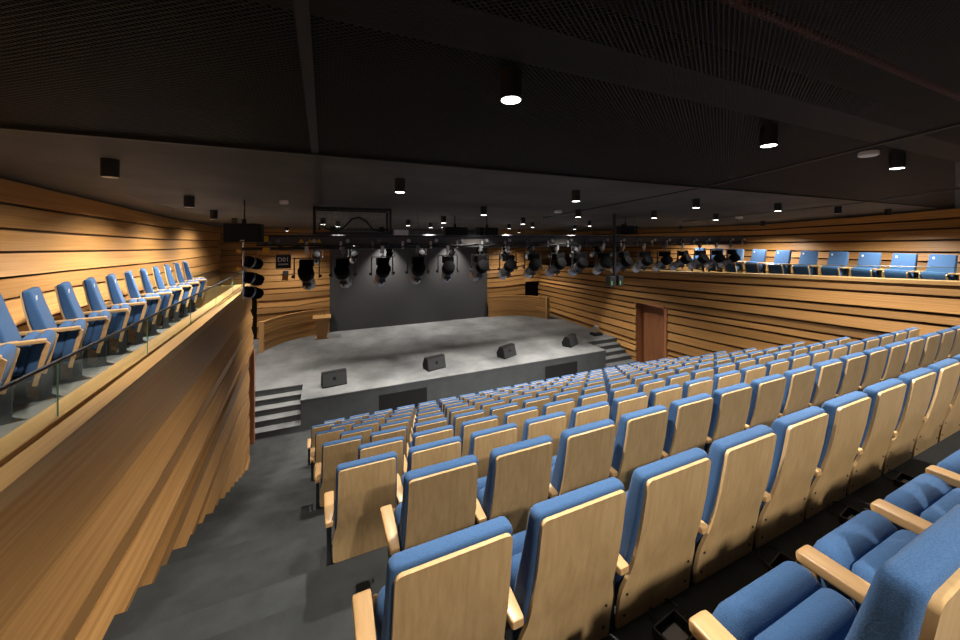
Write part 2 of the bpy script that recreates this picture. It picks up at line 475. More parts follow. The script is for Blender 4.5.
# ------------------------------------------------------------------ ceiling
b = MB()
ys = [-3, 3.6]
b.face([(-2.6, -3, ceil_z(-3)), (15.4, -3, ceil_z(-3)), (15.4, 3.6, ceil_z(3.6)), (-2.6, 3.6, ceil_z(3.6))])
structure(b.build('ceiling', MESHC))
b = MB()
ys = frange(3.6, 19.2, 12)
for ya, yb in zip(ys, ys[1:]):
    b.face([(-2.6, ya, ceil_z(ya)), (15.6, ya, ceil_z(ya)), (15.6, yb, ceil_z(yb)), (-2.6, yb, ceil_z(yb))])
for ya, yb in zip(frange(-3, 19.2, 20), frange(-3, 19.2, 20)[1:]):
    za, zb = max(raised_z(ya), ceil_z(ya)) + .01, max(raised_z(yb), ceil_z(yb)) + .01
    b.face([(-5.2, ya, za), (-2.6, ya, za), (-2.6, yb, zb), (-5.2, yb, zb)])
    b.face([(-2.6, ya, ceil_z(ya)), (-2.6, ya, za), (-2.6, yb, zb), (-2.6, yb, ceil_z(yb))])
structure(b.build('ceiling_front', CEIL_D))
b = MB(); b.box(-5.2, 15.6, -3.2, 3.6, 7.75, 7.85); b.box(-2.6, 15.6, 3.61, 3.64, 6.29, 7.8)
structure(b.build('ceiling_slab', PLENUM))
b = MB()
for x in (-.1, 5.35, 10.8):
    for ya, yb in ((-3, 3.6), (3.6, 8)):
        b.idx([(x + o, y, ceil_z(y) - q) for q in (.012, -.02) for y in (ya, yb) for o in (-.03, .03)],
              [(0, 1, 3, 2), (4, 6, 7, 5), (0, 2, 6, 4), (1, 5, 7, 3), (0, 4, 5, 1), (2, 3, 7, 6)])
b.box(-2.6, 15.4, 3.57, 3.63, 6.25, 6.295)
structure(b.build('trim_4', plain('ceiling_seam_metal', (.012, .0115, .011), .6, .2)))
def pipe(name, pts, r, m, label, cat):
    b = MB(); b.tube(pts, r, 10); return tag(b.build(name, m, smooth=True), label, cat)
for k, (ya, z) in enumerate(((.6, 7.35), (2.4, 7.0))):
    b = MB(); b.box(-2.4, 15, ya - .25, ya + .25, z, z + .3)
    tag(b.build('ventilation_duct', DUCT, bevel=.01), 'dull metal duct above the ceiling mesh, ' + ('nearer the rear wall' if k == 0 else 'nearer the mesh edge'), 'duct', 'ducts above the mesh')
pipe('sprinkler_pipe', [(-2.4, 1.6, 7.2), (15, 1.6, 7.2)], .035, REDP, 'long thin red sprinkler pipe seen through the black ceiling mesh', 'pipe')
pipe('cable_conduit', [(1.0, -2, 7.3), (.7, .6, 7.15), (.4, 1.2, 7.0), (0, 1.5, 6.9), (-.6, 1.8, 6.85), (-2.3, 2.0, 6.83)], .02, DUCT, 'thin curving grey conduit above the black ceiling mesh', 'conduit')

# ------------------------------------------------------------------ seats
SH = [(1.185, 0, .215), (1.10, .012, .216), (.98, .030, .218), (.86, .053, .220), (.76, .077, .222), (.70, .094, .226),
      (.655, .106, .240), (.61, .117, .251), (.56, .128, .255), (.48, .141, .255), (.375, .152, .253)]
def shell_y(z): return interp(-z, [-q[0] for q in SH], [q[1] for q in SH])

def shell_mesh():
    b = MB(); th = .018
    zs = [q[0] for q in SH]
    pts = []
    rows = []
    ztop = SH[0][0]; rr = .024
    prof = []
    for k in range(5):                                  # rounded upper corners
        t = R(90 * (1 - k / 4)); prof.append((ztop - rr + rr * math.sin(t), SH[0][2] - rr + rr * math.cos(t)))
    prof += [(z, a) for z, y, a in SH[1:-1]]
    zb, ab = SH[-1][0], SH[-1][2]
    for k in range(5):
        t = R(90 * k / 4); prof.append((zb + rr - rr * math.sin(t), ab - rr + rr * math.cos(t)))
    loop = [(a, z) for z, a in prof] + [(-a, z) for z, a in reversed(prof)]
    rear = [Vector((x, shell_y(z), z)) for x, z in loop]
    front = [Vector((x, shell_y(z) + th, z)) for x, z in loop]
    n = len(loop); h = n // 2
    fs = []
    for k in range(n): fs.append((k, (k + 1) % n, n + (k + 1) % n, n + k))
    for k in range(h - 1):
        fs.append((k, n - 1 - k, n - 2 - k, k + 1)); fs.append((n + k, n + k + 1, n + n - 2 - k, n + n - 1 - k))
    b.idx(rear + front, fs)
    return b

def back_cushion_mesh():
    b = MB(); rings = []
    spec = [(.42, .180, .02, .05), (.44, .215, 0, .08), (.50, .232, 0, .10), (.62, .238, 0, .108), (.72, .238, 0, .108), (.85, .238, 0, .104), (1.0, .234, 0, .090), (1.10, .232, 0, .080),
            (1.165, .231, 0, .074), (1.186, .228, .001, .070), (1.198, .221, .005, .064), (1.203, .207, .014, .054)]
    for z, a, d0, t in spec:
        y = shell_y(min(z, 1.185)) + .016
        rings.append(rrect(a, y + d0, y + t, .022, z, 4))
    b.loft(rings); return b

def tilt(pts, py, pz, ang):
    c, s = math.cos(ang), math.sin(ang)
    return [Vector((p.x, py + (p.y - py) * c - (p.z - pz) * s, pz + (p.y - py) * s + (p.z - pz) * c)) for p in pts]

FOLD = R(-9)
def seat_cushion_mesh():
    """folded-up seat, rear half: the cushion one sits on, standing upright behind the underside cover"""
    b = MB(); rings = []
    spec = [(.40, .17, .03, .07), (.42, .20, .008, .085), (.50, .212, 0, .095), (.64, .214, -.006, .10), (.72, .212, 0, .10), (.755, .202, .012, .092), (.772, .18, .03, .075)]
    for z, a, d0, d1 in spec: rings.append(tilt(rrect(a, .205 + d0, .205 + d1, .03, z, 5), .28, .45, FOLD))
    b.loft(rings); return b

def seat_cover_mesh():
    """folded-up seat, front half: the padded underside that faces the stage, with a broad rounded upper edge"""
    b = MB(); rings = []
    spec = [(.34, .18, .03, .06), (.36, .215, .01, .075), (.45, .226, 0, .095), (.60, .230, 0, .115), (.70, .230, 0, .118), (.745, .224, .008, .112), (.775, .208, .022, .098), (.792, .18, .04, .08)]
    for z, a, d0, d1 in spec: rings.append(tilt(rrect(a, .295 + d0, .295 + d1, .035, z, 5), .28, .45, FOLD))
    b.loft(rings); return b

def seat_side_mesh(s):
    b = MB(); x0, x1 = sorted((s * .214, s * .238))
    b.idx([Vector((x, y, z)) for x in (x0, x1) for y, z in ((.345, .30), (.38, .29), (.468, .70), (.433, .74))],
          [(0, 1, 2, 3), (7, 6, 5, 4), (0, 4, 5, 1), (1, 5, 6, 2), (2, 6, 7, 3), (3, 7, 4, 0)])
    return b

ARM_Z = .768
def arm_mesh(x):
    b = MB(); rings = []
    for y, w, z0, z1 in [(.075, .024, -.034, -.003), (.082, .028, -.038, 0), (.22, .036, -.040, 0), (.425, .039, -.040, 0), (.440, .037, -.038, -.002), (.446, .031, -.032, -.008)]:
        r = .007
        ring = []
        for cx, cz, t0 in ((w - r, z1 - r, 0), (-w + r, z1 - r, 90), (-w + r, z0 + r, 180), (w - r, z0 + r, 270)):
            for k in range(4):
                t = R(t0 + 30 * k); ring.append(Vector((x + cx + r * math.cos(t), y, ARM_Z + cz + r * math.sin(t))))
        rings.append(ring)
    b.loft(rings); return b

def side_mesh(x):
    b = MB()
    prof = [(.14, ARM_Z - .04), (.27, ARM_Z - .04), (.235, .62), (.235, .06), (.33, 0), (.12, 0), (.155, .06), (.155, .62)]
    w = .018
    b.idx([Vector((x - w, y, z)) for y, z in prof] + [Vector((x + w, y, z)) for y, z in prof],
          [tuple(range(8)), tuple(reversed(range(8, 16)))] + [(k, k + 8, (k + 1) % 8 + 8, (k + 1) % 8) for k in range(8)])
    return b

def bolt_mesh(x, z):
    b = MB(); y = shell_y(z); b.cyl((x, y + .002, z), (x, y - .004, z), .008, .006, 8); return b

ARM_X = PITCH / 2
def make_seat(with_bolts, left, right):
    t = bpy.data.objects.new('auditorium_seat', None); t.empty_display_size = .1; COL.objects.link(t)
    sh = shell_mesh().build('backrest_shell', W_SHELL, t, smooth=True, bevel=0)
    back_cushion_mesh().build('back_cushion', BLUE, t, smooth='all')
    seat_cushion_mesh().build('seat_cushion', BLUE, t, smooth='all')
    seat_cover_mesh().build('seat_underside', BLUE, t, smooth='all')
    for q in (-1, 1): seat_side_mesh(q).build('seat_side_board', W_ARM, t, bevel=.004)
    arm_mesh(-ARM_X).build('armrest', W_ARM, t, smooth=True)
    side_mesh(-ARM_X).build('side_frame', DARKSIDE, t, bevel=.004)
    if right:
        arm_mesh(ARM_X).build('armrest', W_ARM, t, smooth=True); side_mesh(ARM_X).build('side_frame', DARKSIDE, t, bevel=.004)
    b = MB(); b.cyl((-ARM_X, .30, .40), (ARM_X, .30, .40), .012, n=8); b.box(-ARM_X, ARM_X, .19, .23, .30, .36); b.build('seat_bracket', DARKSIDE, t)
    if with_bolts:
        for x in (-.215, .215):
            for z in (.45, .57): bolt_mesh(x, z).build('bolt', BLACKM, sh)
    return t
T_PLAIN = make_seat(False, True, False)
T_END = make_seat(False, True, True)
T_BOLT = make_seat(True, True, False)
used = set()
def place_seat(tpl, x, y, z, label, group, rz=0):
    if tpl.name not in used: o = tpl; used.add(tpl.name)
    else: o = copy_tree(tpl)
    o.location = (x, y, z); o.rotation_euler = (0, 0, rz)
    return tag(o, label, 'seat', group)

for n in range(10, 0, -1):
    c = row_count(n)
    for k in range(c):
        tpl = T_END if k == c - 1 else (T_BOLT if n <= 2 and k < 12 else T_PLAIN)
        seat = ORD[k + 1]
        where = 'front row before the stage' if n == 10 else ORD[11 - n] + ' row from the stage'
        lab = ('blue seat with pale wood back, %s from the parapet aisle, %s' % (seat, where))
        place_seat(tpl, row_x0(n) + .215 + k * PITCH, row_y(n), row_floor(n), lab, 'folding seats in raked rows facing the stage')
# the row in which the camera stands
ROW0_X = [1.295 + .567 * k for k in range(7)]
for k, x in enumerate(ROW0_X):
    place_seat(T_PLAIN, x, row_y(0), row_floor(0),
               'folded blue seat in the rearmost row behind the floor boxes, %s from the camera end' % ORD[k + 1],
               'seats of the rearmost row beside the camera')

# balcony seats
def balcony_seat(tpl_src, x, y, z, rz, lab, group):
    o = copy_tree(tpl_src); o.location = (x, y, z); o.rotation_euler = (0, 0, rz); tag(o, lab, 'seat', group); return o
tb = copy_tree(T_END)
b = MB(); yt = shell_y(1.10) + .016 + .081
b.box(.12, .155, yt - .004, yt + .003, 1.085, 1.135); b.build('number_tag', WHITE, tb)
first = True
for k in range(-3, 9):
    y = 6.20 + .555 * k
    lab = 'blue balcony seat behind the glass rail, %s from the speaker end' % ORD[9 - k]
    o = tb if first else copy_tree(tb); first = False
    o.location = (-3.12 - .02 * (y - 6), y, 3.71); o.rotation_euler = (0, 0, R(-90 + 20))
    tag(o, lab, 'seat', 'seats of the balcony above the parapet wall')
yr_seats = [2.20, 2.83, 3.47, 4.11, 4.77, 5.44, 6.15, 6.85, 7.58, 8.31, 9.04, 9.77]
for k, y in enumerate(yr_seats):
    lab = 'blue balcony seat above the panelled wall with the door, %s from the rear' % ORD[k + 1]
    o = copy_tree(tb); o.location = (14.3, y, 3.86); o.rotation_euler = (0, 0, R(90 - 10))
    tag(o, lab, 'seat', 'seats of the balcony above the door wall')
for o in (T_PLAIN, T_END, T_BOLT):
    assert o.name in used

# ------------------------------------------------------------------ glass balustrades
gb = empty('glass_balustrade', (-1.7, 3, 4.25), 'clear glass balustrade with slim dark handrail on the wooden parapet capping', 'balustrade')
def gx(y): return lerp(-1.695, -1.93, (y - 3) / 7.4)
ys = [-2.2, -.9, .4, 1.95, 3.40, 4.85, 6.3, 7.75, 9.2, 10.9]
for ya, yb in zip(ys, ys[1:]):
    b = MB(); x0, x1 = gx(ya + .004), gx(yb - .004)
    b.idx([(x + o + 1.7, y - 3, z) for z in (-.02, .375) for (x, y) in ((x0, ya + .006), (x1, yb - .006)) for o in (-.006, .006)],
          [(0, 1, 3, 2), (4, 6, 7, 5), (0, 2, 6, 4), (1, 5, 7, 3)])
    p = b.build('glass_pane', GLASS, gb)
    e = MB(); e.box(x1 - .0045 + 1.7, x1 + .0045 + 1.7, yb - .009 - 3, yb - .006 - 3, -.02, .375); e.build('pane_edge', GLASSE, p)
b = MB(); b.tube([(gx(y) + 1.7, y - 3, .385) for y in (-2.2, 3, 10.9)], .014, 8); b.build('handrail', plain('handrail_steel', (.03, .03, .032), .5, .4), gb, smooth=True)
b = MB(); b.box(-3.9 + 1.7, -2.0 + 1.7, 10.93 - 3, 10.942 - 3, -.02, .375); b.build('glass_pane', GLASS, gb)
gr = empty('glass_balustrade', (13.2, 3, 4.4), 'low clear glass balustrade in front of the balcony seats over the door wall', 'balustrade')
ys = [-2.5, -.4, 1.7, 3.8, 5.9, 8.0, 10.1, 12.2]
for ya, yb in zip(ys, ys[1:]):
    b = MB(); fx = lambda y: wall_right_x(y) + .22 - 13.2
    b.idx([(fx(y) + o, y - 3, z + ledge_right_z(y) - 4.4) for z in (-.02, .30) for y in (ya + .006, yb - .006) for o in (-.006, .006)],
          [(0, 1, 3, 2), (4, 6, 7, 5), (0, 2, 6, 4), (1, 5, 7, 3)])
    b.build('glass_pane', GLASS, gr)
b = MB(); b.tube([(wall_right_x(y) + .22 - 13.2, y - 3, ledge_right_z(y) - 4.4 + .31) for y in (-2.5, 3, 6.2, 11, 12.2)], .010, 8); b.build('handrail', plain('slim_grey_rail', (.25, .25, .25), .3, .8), gr, smooth=True)

# end cap of the left balcony
b = MB(); b.box(-3.85, -1.86, 10.95, 10.99, 3.7, 4.25); structure(b.build('trim_5', W_CAP))

# ------------------------------------------------------------------ stage furniture
def screen(name, pts, label, post_first):
    r = empty(name, (pts[0][0], pts[0][1], STAGE_Z), label, 'screen', 'low curved timber screens at the back of the stage')
    ox, oy = pts[0]
    # smooth the path
    P = []
    for i in range(len(pts) - 1):
        a = pts[max(i - 1, 0)]; p = pts[i]; q = pts[i + 1]; c = pts[min(i + 2, len(pts) - 1)]
        for k in range(6):
            t = k / 6
            P.append(tuple(.5 * (2 * p[j] + (q[j] - a[j]) * t + (2 * a[j] - 5 * p[j] + 4 * q[j] - c[j]) * t * t + (3 * p[j] - a[j] - 3 * q[j] + c[j]) * t ** 3) for j in (0, 1)))
    P.append(pts[-1])
    H = 1.2; n = 9
    mb = MB(); rnd = random.Random(3)
    s = 0
    for k in range(n):
        z0, z1 = H * k / n + .008, H * (k + 1) / n - .008
        o = rnd.uniform(0, .03); v0 = rnd.uniform(0, 9)
        s = 0
        for i in range(len(P) - 1):
            (x0, y0), (x1, y1) = P[i], P[i + 1]
            d = Vector((x1 - x0, y1 - y0, 0)); l = d.length; nrm = Vector((d.y, -d.x, 0)) / l
            q = []
            for (x, y) in (P[i], P[i + 1]):
                for off in (.05 + o, -.05):
                    q.append(Vector((x - ox, y - oy, 0)) + nrm * off)
            a, a2, c, c2 = q
            F = lambda p, z: (p.x, p.y, z)
            mb.face([F(a, z0), F(c, z0), F(c, z1), F(a, z1)], [(s, v0 + z0), (s + l, v0 + z0), (s + l, v0 + z1), (s, v0 + z1)])
            mb.face([F(a2, z0), F(a2, z1), F(c2, z1), F(c2, z0)], [(s, v0 + z0), (s, v0 + z1), (s + l, v0 + z1), (s + l, v0 + z0)])
            mb.face([F(a, z1), F(c, z1), F(c2, z1), F(a2, z1)], [(s, v0), (s + l, v0), (s + l, v0 + .1), (s, v0 + .1)])
            mb.face([F(a, z0), F(a2, z0), F(c2, z0), F(c, z0)], [(s, v0), (s, v0 + .1), (s + l, v0 + .1), (s + l, v0)])
            s += l
    mb.build('curved_panel', W_WALL, r, fix=False)
    x, y = pts[0]
    b = MB(); b.box(-.07, .10, -.13, .04, 0, 1.24); b.build('end_post', W_CAP, r, bevel=.006)
    return r
screen('curved_screen', [(-2.44, 16.57), (-2.1, 17.3), (-1.5, 17.95), (-.7, 18.4), (.1, 18.55)], 'low curved timber screen behind the lectern, beside the parapet wall end', True)
sr = screen('curved_screen', [(11.5, 16.9), (11.15, 17.6), (10.5, 18.15), (9.6, 18.5), (8.62, 18.6)], 'low curved timber screen on the door wall side of the stage', True)

lc = empty('lectern', (-.22, 17.75, STAGE_Z), 'pale wooden lectern with flared body in front of the curved timber screen', 'lectern')
b = MB(); b.loft([[Vector((x * w, y * d, z)) for x, y in ((-1, -1), (1, -1), (1, 1), (-1, 1))] for z, w, d in ((0.05, .21, .17), (.88, .31, .23))]); b.build('body', W_CAP, lc, bevel=.006)
b = MB(); b.box(-.27, .27, -.22, .22, 0, .05); b.build('plinth', W_CAP, lc, bevel=.006)
b = MB(); b.loft([[Vector((x * .38, y, z + (y > 0) * .0 - (y < 0) * .05)) for x, y in ((-1, -.29), (1, -.29), (1, .29), (-1, .29))] for z in (.95, 1.02)]); b.build('reading_top', W_CAP, lc, bevel=.006)
b = MB(); b.tube([(.1, .1, 1.0), (.1, .08, 1.25), (.1, -.05, 1.34)], .008); b.build('microphone', BLACKM, lc, smooth=True)

def monitor(x, y, rz, lab):
    r = empty('stage_monitor', (x, y, STAGE_Z + .002), lab, 'speaker', 'wedge speakers along the stage edge', rz)
    w, h, d = .36, .40, .42
    b = MB(); prof = [(-.17, 0), (.22, 0), (.26, .16), (.12, .42), (-.06, .42)]
    b.idx([Vector((-w, y_, z)) for y_, z in prof] + [Vector((w, y_, z)) for y_, z in prof],
          [tuple(range(5)), tuple(reversed(range(5, 10)))] + [(k, k + 5, (k + 1) % 5 + 5, (k + 1) % 5) for k in range(5)])
    b.build('cabinet', BLACKP, r, bevel=.008)
    a = math.atan2(.11, .42)
    M = Matrix.Translation((0, -.17, 0)) @ Matrix.Rotation(-a, 4, 'X')
    b = MB(); b.box(-w + .02, w - .02, -.012, .002, .03, .41, M); g = b.build('grille', speckle('speaker_grille_cloth', (.018, .019, .02), (.05, .052, .054), 90, .7, bump=0), r)
    b = MB(); b.turned(M @ Vector((0, -.011, .24)), M.to_3x3() @ Vector((0, -1, 0)), [(0, .05), (.006, .05)], 20); b.build('logo_badge', plain('dark_badge', (.004, .004, .004), .4), g)
for x, y, rz, lab in ((.2, 11.98, R(6), 'black wedge speaker on the stage edge nearest the parapet wall steps'), (3.5, 12.05, R(14), 'black wedge speaker above the first dark vent panel, second from the parapet wall'),
                      (6.45, 12.15, R(22), 'black wedge speaker near mid stage edge, third from the parapet wall'), (9.6, 12.3, R(28), 'black wedge speaker on the stage edge nearest the door wall steps')):
    monitor(x, y, rz, lab)
mh = empty('moving_light', (11.7, 13.1, STAGE_Z), 'small silver and black moving light standing on the stage by the door wall steps', 'stage light')
b = MB(); b.box(-.24, .24, -.18, .18, 0, .14); b.build('base', BLACKM, mh, bevel=.02)
b = MB(); b.box(-.16, -.11, -.05, .05, .12, .42); b.box(.11, .16, -.05, .05, .12, .42); b.box(-.16, .16, -.05, .05, .12, .18); b.build('yoke', SILVER, mh, bevel=.01)
b = MB(); b.turned((0, .12, .36), (0, -1, .1), [(0, .07), (.06, .10), (.2, .10), (.26, .08)]); b.build('head', SILVER, mh, smooth=True)
for x, z, lab in ((8.95, 1.75, 'small dark wall socket box on the timber wall beside the backdrop'), (-1.9, 3.75, 'small dark box high on the timber wall behind the lectern')):
    b = MB(); b.box(x, x + .42 if z < 2 else x + .22, 18.66, 18.82, z, z + .2); o = b.build('wall_box', BLACKM, bevel=.01); tag(o, lab, 'wall box')
    if z < 2:
        b = MB(); b.box(x + .1, x + .3, 18.64, 18.67, z + .06, z + .14); w = b.build('face_plate', SILVER, o)

# ------------------------------------------------------------------ lighting bar
BY, PZ = 7.0, 5.30
X0, X1 = -1.30, 12.35
bar = empty('lighting_bar', (5.5, BY, PZ), 'long black lighting bar with boxed beam above a pipe, hung across the hall', 'lighting bar')
T = Matrix.Translation((-5.5, -BY, -PZ))
b = MB(); b.box(X0 + .2, X1, BY - .02, BY + .02, 5.36, 5.50, T); b.build('beam_face', BEAMF, bar)
b = MB(); b.box(X0 + .2, X1, BY - .06, BY + .06, 5.50, 5.535, T); b.box(X0 + .2, X1, BY - .05, BY + .05, 5.345, 5.365, T); b.build('beam_flange', BLACKM, bar)
b = MB(); b.cyl((X0 - 5.5, -.05, -.0), (X1 - 5.5, -.05, 0), .028, n=10); b.build('pipe', BLACKM, bar, smooth=True)
rnd = random.Random(2)
for k in range(24):
    x = lerp(-.9, 12.1, k / 23)
    b = MB(); b.box(x - .02, x + .02, BY - .08, BY - .04, PZ - .03, 5.42, T); b.turned(T @ Vector((x + .12, BY - .03, 5.43)), (0, -1, 0), [(0, .035), (.04, .035)], 10)
    b.build('clamp', SILVER if k % 3 else GREYM, bar)
for k in range(9):
    x = lerp(.2, 12, k / 8)
    b = MB(); b.tube([(x - 5.5, 0, 5.53 - PZ), (x - 5.5, 0, ceil_z(BY) - PZ)], .006, 6); b.build('suspension_wire', GREYM, bar)
cab = MB()
pts = []
for k in range(80):
    x = lerp(X0 + .3, X1 - .3, k / 79); pts.append((x - 5.5, -.09, .06 + .03 * math.sin(k * 1.7) - .02 * (k % 3)))
cab.tube(pts, .014, 6); cab.build('cable', plain('black_cable', (.01, .01, .01), .6), bar, smooth=True)

bar2 = empty('lighting_bar', (5.5, 11.8, PZ), 'second black lighting bar hung above the stage edge behind the boxed beam', 'lighting bar')
b = MB(); b.cyl((-6.5, 0, 0), (6.6, 0, 0), .03, n=10); b.build('pipe', BLACKM, bar2, smooth=True)
b = MB(); b.box(-6.5, 6.6, -.04, .04, .16, .30); b.build('cable_tray', GREYM, bar2)
for k in range(6):
    x = -6 + 2.4 * k
    b = MB(); b.tube([(x, 0, 0), (x, 0, ceil_z(11.8) - PZ)], .008, 6); b.build('suspension_wire', GREYM, bar2)

def make_spot(silver):
    """theatre lantern hung at its origin (the pipe): clamp, yoke, rear drum and tilted lens barrel"""
    r = bpy.data.objects.new('stage_spotlight', None); r.empty_display_size = .1; COL.objects.link(r)
    b = MB(); b.box(-.03, .03, -.04, .04, -.10, .035); b.cyl((0, 0, -.16), (0, 0, -.05), .014, n=8); b.build('clamp', SILVER if silver else GREYM, r, bevel=.005)
    b = MB()
    b.box(-.20, .20, -.02, .02, -.18, -.165)
    for s in (-1, 1): b.box(s * .20 - .008, s * .20 + .008, -.02, .02, -.53, -.165)
    b.build('yoke', BLACKM, r)
    ax = Vector((0, math.cos(R(30)), -math.sin(R(30)))); c = Vector((0, 0, -.49))
    b = MB(); b.turned(c - ax * .24, ax, [(0, .095), (.02, .125), (.17, .130), (.20, .11)], 22); body = b.build('rear_drum', BLACKD, r, smooth=True)
    b = MB(); b.box(-.11, .11, -.12, .06, -.33, -.19); b.build('ballast_box', BLACKD, r, bevel=.01)
    b = MB(); b.turned(c - ax * .05, ax, [(0, .10), (.12, .108), (.30, .10)], 22); b.build('barrel', GREYM, r, smooth=True)
    b = MB(); b.turned(c + ax * .24, ax, [(0, .10), (.03, .112), (.14, .112), (.15, .09)], 22); b.build('lens_hood', SILVER, r, smooth=True)
    b = MB(); b.turned(c + ax * .395, ax, [(0, .095), (.004, .095)], 18); b.build('lens', BLUELENS, r)
    b = MB(); b.box(-.06, .06, -.05, .05, -.05, 0, Matrix.Translation(c + ax * .02 + Vector((0, 0, -.11)))); b.cyl(c + Vector((0, 0, -.16)), c + Vector((0, 0, -.21)), .018, n=8); b.build('focus_knob', BLACKM, r)
    for s in (-1, 1):
        b = MB(); b.cyl(c + Vector((s * .19, 0, 0)), c + Vector((s * .24, 0, 0)), .025, n=10); b.build('tilt_knob', BLACKM, r)
    return r
spA, spB = make_spot(True), make_spot(False)
sx = [-.33, .27, .97, 1.66, 2.29, 3.02, 3.70, 4.35, 5.02, 5.68, 6.42, 7.1, 7.85, 8.6, 9.35, 10.1, 10.85, 11.55]
for k, x in enumerate(sx):
    src = (spA, spB)[k % 2]
    o = src if k < 2 else copy_tree(src)
    o.location = (x, BY - .05, PZ - .005); o.rotation_euler = (0, 0, R(-4 - 8 * math.sin(k * 2.1)))
    tag(o, 'stage spotlight under the boxed beam, %s from the parapet wall end' % ORD[k + 1], 'spotlight', 'spotlights hung under the boxed lighting beam')
for k in range(12):
    o = copy_tree((spB, spA)[k % 2]); o.location = (-.3 + 1.08 * k, 11.8, PZ - .005); o.rotation_euler = (0, 0, R(5 * math.sin(k * 1.3)))
    o.scale = (.82, .82, .82)
    tag(o, 'small spotlight on the far bar above the stage edge, %s from the lectern side' % ORD[k + 1], 'spotlight', 'spotlights on the far bar above the stage edge')
# cluster of lanterns at the parapet end
ms = empty('lantern_rack', (-1.36, 7.4, 5.2), 'hanging pole with several black lanterns at the end of the boxed beam', 'lantern rack')
b = MB(); b.cyl((0, 0, ceil_z(7.4) - 5.2), (0, 0, -.80), .018, n=10); b.build('pole', SILVER, ms, smooth=True)
for z, yw in ((-.12, .4), (-.40, -.3), (-.66, .2)):
    b = MB(); a = Vector((.75, .6 + yw * .4, -.35)); b.turned(Vector((.02, 0, z)), a, [(0, .09), (.12, .11), (.26, .10), (.30, .08)], 16); l = b.build('lantern', BLACKD, ms, smooth=True)
    b = MB(); b.turned(Vector((.02, 0, z)) + a.normalized() * .10, a, [(0, .113), (.03, .113)], 16); b.build('lens_ring', SILVER, l, smooth=True)
for z in (.05, -.25):
    b = MB(); b.box(-.10, -.04, -.05, .05, z - .03, z + .03); b.build('warning_tab', YELLOW, ms)
# winch end plate and stickers on the beam end
for x, z in ((-1.02, 5.47), (-1.0, 5.27)):
    b = MB(); b.box(x - 5.5, x + .1 - 5.5, -.10, -.05, z - PZ - .05, z - PZ + .05); b.build('warning_tab', YELLOW, bar)
for k in range(3):
    b = MB(); x = -.42 + .14 * k; b.idx([T @ Vector(p) for p in ((x - .05, BY - .024, 5.40), (x + .05, BY - .024, 5.40), (x, BY - .024, 5.47), (x - .05, BY - .03, 5.40), (x + .05, BY - .03, 5.40), (x, BY - .03, 5.47))],
                                       [(0, 1, 2), (3, 5, 4), (0, 3, 4, 1), (1, 4, 5, 2), (2, 5, 3, 0)]); b.build('warning_sticker', YELLOW, bar)
# black cabinets standing on the beam or hanging
def hung_box(x, y, z0, w, h, d, lab):
    r = empty('hanging_speaker', (x, y, z0), lab, 'speaker', 'black loudspeakers hung around the lighting bar')
    b = MB(); b.box(-w / 2, w / 2, -d / 2, d / 2, 0, h); b.build('cabinet', BLACKP, r, bevel=.01)
    b = MB(); b.box(-w / 2 + .02, w / 2 - .02, -d / 2 - .012, -d / 2 + .002, .02, h - .02); b.build('grille', plain('black_grille', (.008, .008, .008), .8), r)
    b = MB(); b.box(-.03, .03, -.03, .03, h - .02, h + .08); b.cyl((0, 0, h), (0, 0, ceil_z(y) - z0 + .01), .012, n=8); b.build('hanger', BLACKM, r)
    return r
r = hung_box(-1.22, 6.7, 5.42, .50, .29, .3, 'wide black loudspeaker hanging above the parapet end of the beam')
b = MB(); b.box(-.03, .03, -.168, -.16, .015, .035); b.build('badge', SILVER, r)
hung_box(2.92, 8.3, 5.55, .58, .20, .3, 'black loudspeaker hanging above mid beam, nearer the wire cage')
hung_box(3.80, 8.3, 5.55, .52, .20, .3, 'black loudspeaker hanging above mid beam, nearer the black pole')
hung_box(7.75, 7.5, 5.58, .62, .24, .3, 'black loudspeaker hanging above the beam between black pole and door wall balcony')
# wire cage with cable loop
cg = empty('wire_cage', (.45, BY, 5.54), 'black framed wire cage holding a looped cable on top of the beam', 'cage')
w = .68; h = .50
b = MB()
for z in (0, h - .05): b.box(-w, w, -.15, -.11, z, z + .05); b.box(-w, w, .25, .29, z, z + .05)
for x in (-w, w - .04):
    for y in (-.15, .25): b.box(x, x + .04, y, y + .04, 0, h)
    for z in (0, h - .04): b.box(x, x + .04, -.15, .29, z, z + .04)
b.build('frame', BLACKM, cg)
b = MB()
for k in range(1, 22):
    x = lerp(-w, w, k / 22); b.box(x - .002, x + .002, .262, .266, .03, h - .03)
for k in range(1, 7):
    z = h * k / 7; b.box(-w, w, .26, .264, z - .002, z + .002)
b.build('wire_mesh', GREYM, cg)
b = MB(); b.tube([(-.58, 0, .09), (-.56, 0, .26), (-.48, 0, .12), (-.30, 0, .06), (-.18, 0, .12), (-.02, 0, .30), (.10, 0, .33), (.22, 0, .27), (.36, 0, .10), (.5, 0, .07), (.62, 0, .12)], .018, 8); b.build('cable_loop', plain('black_rubber', (.012, .012, .012), .5), cg, smooth=True)
for x in (-.35, .53):
    b = MB(); b.box(x - .05, x + .05, .05, .13, .02, .16); b.build('junction_box', BLACKM, cg, bevel=.01)
wb = MB(); wb.box(1.2, 1.48, 6.95, 7.08, 5.535, 5.65); tag(wb.build('control_box', WHITE, bevel=.01), 'pale flat box on the beam right next to the wire cage', 'box')
